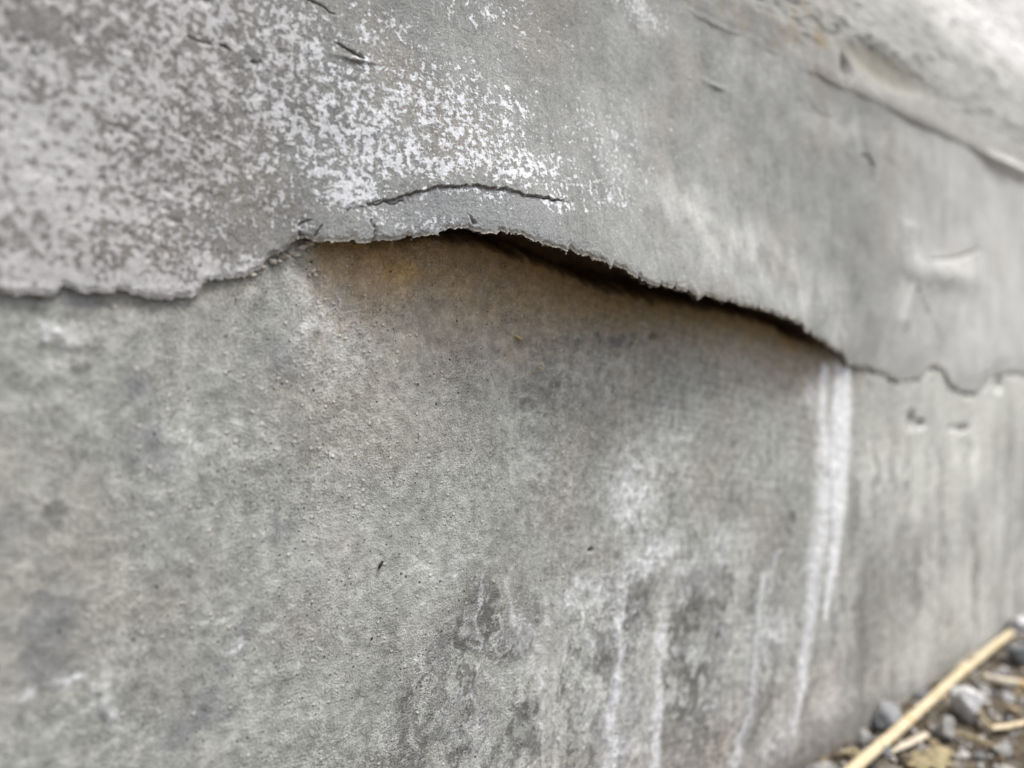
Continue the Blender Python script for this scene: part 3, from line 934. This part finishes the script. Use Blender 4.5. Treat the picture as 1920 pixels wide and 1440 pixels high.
STONES = [(1812, 1335, 62, 74, "white", "bright white chipped stone just right of the long straw stalk", 401), (1772, 1372, 50, 52, "pale", "pale grey stone touching the left side of the white stone", 402),
          (1672, 1342, 62, 56, "grey", "blue grey stone between the wall and the middle of the long straw", 403), (1622, 1394, 40, 36, "pale", "small pale pebble below the blue grey stone, left of the straw", 404),
          (1912, 1232, 66, 56, "dark", "large dark grey stone behind the tip of the long straw", 405), (1912, 1172, 60, 44, "white", "whitish stone against the wall at the right edge", 406),
          (1722, 1292, 46, 26, "dark", "flat dark stone at the wall foot above the blue grey stone", 407), (1530, 1432, 60, 34, "pale", "pale bluish stone at the wall foot in the lower left of the gravel", 408),
          (1886, 1316, 34, 22, "white", "small white sliver of stone beneath the pale twig", 409), (1846, 1292, 30, 20, "pale", "small pale pebble beside the twig's left end", 410),
          (1900, 1345, 30, 26, "brown", "small brown pebble right of the white stone", 411), (1762, 1310, 30, 24, "brown", "small brown pebble under the upper half of the long straw", 412),
          (1885, 1410, 44, 34, "pale", "light grit stone in the bottom right corner", 413), (1838, 1418, 34, 30, "grey", "grey pebble left of the bottom right corner stone", 414),
          (1660, 1420, 34, 26, "dark", "dark pebble tucked under the lower straw by the bent straw", 415), (1730, 1335, 26, 22, "grey", "small grey pebble hugging the left flank of the long straw", 416)]
for st in STONES:
    stone(*st)

# ------------------------------------------------------------------ straw
M_STRAW = mat_plain("straw", (0.40, 0.32, 0.19), (0.62, 0.54, 0.38), 420, 0.55, (1, 1, 1), 0.0002, 0.4)
M_STRAW_PALE = mat_plain("pale_straw", (0.38, 0.33, 0.25), (0.55, 0.50, 0.40), 260, 0.6, (1, 1, 1), 0.0002, 0.4)
M_NODE = mat_plain("straw_joint", (0.42, 0.25, 0.08), (0.55, 0.37, 0.15), 500, 0.6)
M_LEAF = mat_plain("dry_leaf", (0.17, 0.14, 0.075), (0.33, 0.28, 0.17), 330, 0.7, (1, 1, 1), 0.0004)


def tube(pts, radii, sides=14, ridges=0.0, seed=0, squash=1.0):
    pts = np.array(pts, dtype=float)
    # resample
    seg = np.r_[0, np.cumsum(np.linalg.norm(np.diff(pts, axis=0), axis=1))]
    n = max(8, 10 * len(pts))
    s = np.linspace(0, seg[-1], n)
    P = np.stack([smooth1(np.interp(s, seg, pts[:, k]), 5) for k in range(3)], 1)
    P[0], P[-1] = pts[0], pts[-1]
    R = np.interp(s, seg, radii)
    T = np.gradient(P, axis=0)
    T /= np.linalg.norm(T, axis=1)[:, None]
    A = np.cross(T, [0, 0, 1.0])
    A /= np.linalg.norm(A, axis=1)[:, None] + 1e-9
    B = np.cross(A, T)
    th = np.linspace(0, 2 * math.pi, sides, endpoint=False)
    rr = 1 + ridges * np.cos(th * 5 + seed)
    V = P[:, None, :] + R[:, None, None] * (rr * np.cos(th))[None, :, None] * A[:, None, :] + R[:, None, None] * squash * (rr * np.sin(th))[None, :, None] * B[:, None, :]
    V = V.reshape(-1, 3)
    F_ = []
    for i in range(n - 1):
        for j in range(sides):
            k = (j + 1) % sides
            F_.append((i * sides + j, i * sides + k, (i + 1) * sides + k, (i + 1) * sides + j))
    c0, c1 = len(V), len(V) + 1
    V = np.vstack([V, P[0] + T[0] * -R[0] * 0.05, P[-1] + T[-1] * R[-1] * 0.05])
    for j in range(sides):
        k = (j + 1) % sides
        F_.append((c0, k, j, j))
        F_.append((c1, (n - 1) * sides + j, (n - 1) * sides + k, (n - 1) * sides + k))
    tri = [f if f[2] != f[3] else f[:3] for f in F_]
    me = bpy.data.meshes.new("stem")
    me.from_pydata([tuple(v) for v in V], [], tri)
    for p in me.polygons:
        p.use_smooth = True
    return me


def gpt(x, y, z):
    return ground_pt(x, y, z)


def rel(p, o):
    return tuple(np.array(p) - np.array(o))


def straw(name, pix, zs, rpx, mat, label, cat="straw", joints=(), squash=0.85, ridges=0.05, group=None):
    pts = [gpt(x, y, z) for (x, y), z in zip(pix, zs)]
    dep = [float((p - CAM) @ FWD) for p in pts]
    rad = [r * d / F for r, d in zip(rpx, dep)]
    org = pts[0]
    root = link(name, None)
    root.location = Vector(org)
    lp = [np.array(rel(p, org)) for p in pts]
    link("stem", tube(lp, rad, 14, ridges, 1, squash), root, mat)
    tot = np.r_[0, np.cumsum([np.linalg.norm(b - a) for a, b in zip(lp[:-1], lp[1:])])]
    for j in joints:
        s = j * tot[-1]
        q = np.array([np.interp(s, tot, [p[k] for p in lp]) for k in range(3)])
        q2 = np.array([np.interp(s + 0.0022, tot, [p[k] for p in lp]) for k in range(3)])
        r = float(np.interp(s, tot, rad))
        link("joint", tube([q, (q + q2) / 2, q2], [r * 1.01, r * 1.10, r * 1.01], 14, ridges, 1, squash), root, M_NODE)
    return tag(root, label, cat, group), pts, rad


long_straw, lp_, lr_ = straw("straw_stalk", [(1520, 1508), (1600, 1441), (1680, 1372), (1740, 1318), (1800, 1262), (1850, 1222), (1896, 1186)], [.004, .0048, .0055, .006, .006, .006, .0065],
                             [11.5, 11, 10, 9.2, 8.5, 7.6, 6.6], M_STRAW, "long golden straw stalk lying diagonally on the gravel", "straw", (0.36, 0.66, 0.88))
# a sheath splitting off the stalk
q = [gpt(1668, 1412, .0045), gpt(1690, 1400, .0048), gpt(1716, 1388, .0055), gpt(1737, 1376, .0065)]
org = np.array(long_straw.location)
link("sheath", tube([np.array(rel(p, org)) for p in q], [.0006, .0016, .0019, .0015], 10, 0.08, 2, 0.5), long_straw, M_STRAW_PALE)

straw("twig", [(1846, 1270), (1880, 1277), (1925, 1284), (1980, 1292)], [.006, .006, .006, .006], [7, 8.5, 9, 9], M_STRAW_PALE, "pale stripped twig running out of the right edge behind the straw", "twig", (0.5,))
straw("straw_chip", [(1798, 1254), (1812, 1240), (1826, 1222)], [.004, .007, .012], [5, 10, 8], M_STRAW_PALE, "short pale straw chip standing beside the upper stalk", "straw", squash=0.5)
straw("dry_grass", [(1800, 1290), (1826, 1318), (1846, 1348), (1862, 1368)], [.005, .008, .008, .006], [3, 4, 4, 3], M_LEAF, "thin curved brown grass blade arching round the white stone", "grass blade", squash=0.4)
straw("straw_piece", [(1858, 1366), (1890, 1362), (1935, 1352)], [.005, .005, .005], [5, 6, 5], M_STRAW, "short straw piece right of the white stone at the frame edge", "straw", squash=0.7)
straw("straw_bent", [(1566, 1418), (1584, 1410), (1603, 1404), (1612, 1424), (1618, 1446)], [.004, .007, .008, .006, .004], [3, 4.5, 5, 4, 3], M_LEAF, "bent brown straw bit at the wall foot near the bottom", "straw", squash=0.5)
straw("straw_piece", [(1790, 1372), (1830, 1384), (1872, 1402)], [.004, .004, .004], [4, 5, 4], M_LEAF, "dull brown straw piece below the white stone", "straw", squash=0.5)


def leaf_fragment():
    outline = [(1694, 1424), (1708, 1414), (1716, 1417), (1732, 1403), (1752, 1406), (1764, 1399), (1788, 1402), (1792, 1412), (1776, 1417), (1790, 1428), (1770, 1432), (1776, 1444), (1744, 1440), (1730, 1450), (1716, 1438), (1704, 1440)]
    pts = np.array([gpt(x, y, .004) for x, y in outline])
    c = pts.mean(0)
    ring = []
    for k in np.linspace(1, 0.15, 8):
        r = c + (pts - c) * k
        r = r + np.array([0, 0, 0.003]) * (1 - k) + np.stack([np.zeros(len(r)), np.zeros(len(r)), 0.0013 * np.sin(r[:, 0] * 700 + r[:, 1] * 1100) + 0.0006 * np.sin(r[:, 0] * 1900)], 1)
        ring.append(r)
    n = len(outline)
    top = np.vstack(ring)
    V = np.vstack([top, top - (0, 0, 0.0005)]) - c
    faces = []
    m = len(top)
    for i in range(7):
        for j in range(n):
            k = (j + 1) % n
            f = (i * n + j, i * n + k, (i + 1) * n + k, (i + 1) * n + j)
            faces.append(f)
            faces.append(tuple(m + t for t in f[::-1]))
    for j in range(n):
        k = (j + 1) % n
        faces.append((j, m + j, m + k, k))
    faces.append(tuple(7 * n + j for j in range(n)))
    me = bpy.data.meshes.new("leaf_fragment")
    me.from_pydata([tuple(v) for v in V], [], faces)
    for p in me.polygons:
        p.use_smooth = True
    o = link("leaf_fragment", me, None, M_LEAF)
    o.location = Vector(c)
    tag(o, "olive brown dry leaf scrap under the straw's split sheath", "leaf")


leaf_fragment()


# ------------------------------------------------------------------ small bits stuck to the wall
def wall_bit(name, pix, rpx, off, mat, label, cat, squash=0.7):
    pts = []
    for x, y in pix:
        u, v = wall_pt(x, y, off)
        pts.append(np.array([u, -off, v]))
    dep = [float((p - CAM) @ FWD) for p in pts]
    org = pts[0]
    me = tube([p - org for p in pts], [r * d / F for r, d in zip(rpx, dep)], 8, 0.1, 0, squash)
    me.name = name
    o = link(name, me, None, mat)
    o.location = Vector(org)
    return tag(o, label, cat)


M_SLIVER = mat_plain("straw_sliver", (0.66, 0.52, 0.18), (0.75, 0.63, 0.30), 900, 0.5)
M_BLACK = mat_plain("black_grain", (0.012, 0.011, 0.01), (0.03, 0.028, 0.025), 900, 0.6)
M_FIBRE = mat_plain("pale_fibre", (0.55, 0.50, 0.42), (0.68, 0.63, 0.55), 900, 0.7)
wall_bit("straw_sliver", [(966, 628), (973, 633), (980, 637)], [1.6, 2.4, 1.4], .0006, M_SLIVER, "yellow straw sliver stuck to the wall below the lifted lip", "straw")
wall_bit("straw_sliver", [(1010, 688), (1015, 691), (1019, 693)], [1.0, 1.8, 1.2], .0006, M_SLIVER, "tiny yellow straw fleck down right of the larger sliver", "straw")
wall_bit("seed_husk", [(710, 1066), (714, 1059), (718, 1052)], [2.5, 4.2, 2.6], .0006, M_BLACK, "long black husk stuck low on the bare concrete", "husk")
wall_bit("seed_husk", [(696, 1201), (697, 1198), (699, 1195)], [1.8, 2.8, 1.8], .0006, M_BLACK, "small black speck straight below the long black husk", "husk")
wall_bit("seed_husk", [(267, 1024), (269, 1022), (271, 1020)], [1.8, 3.0, 1.8], .0006, M_BLACK, "black speck on the concrete left of the long black husk", "husk")
wall_bit("seed_husk", [(441, 565), (442, 562), (444, 559)], [1.5, 2.4, 1.4], .0006, M_BLACK, "black speck just under the ragged coat edge at left", "husk")
wall_bit("fibre", [(735, 449), (736, 455), (735, 461)], [.8, 1.0, .5], .0050, M_FIBRE, "short pale fibre hanging from the lip left of the hollow", "fibre")
wall_bit("fibre", [(1092, 446), (1108, 455), (1121, 461)], [.6, 1.0, .6], .0112, M_FIBRE, "pale hair lying on the lifted coat above the lip", "fibre")
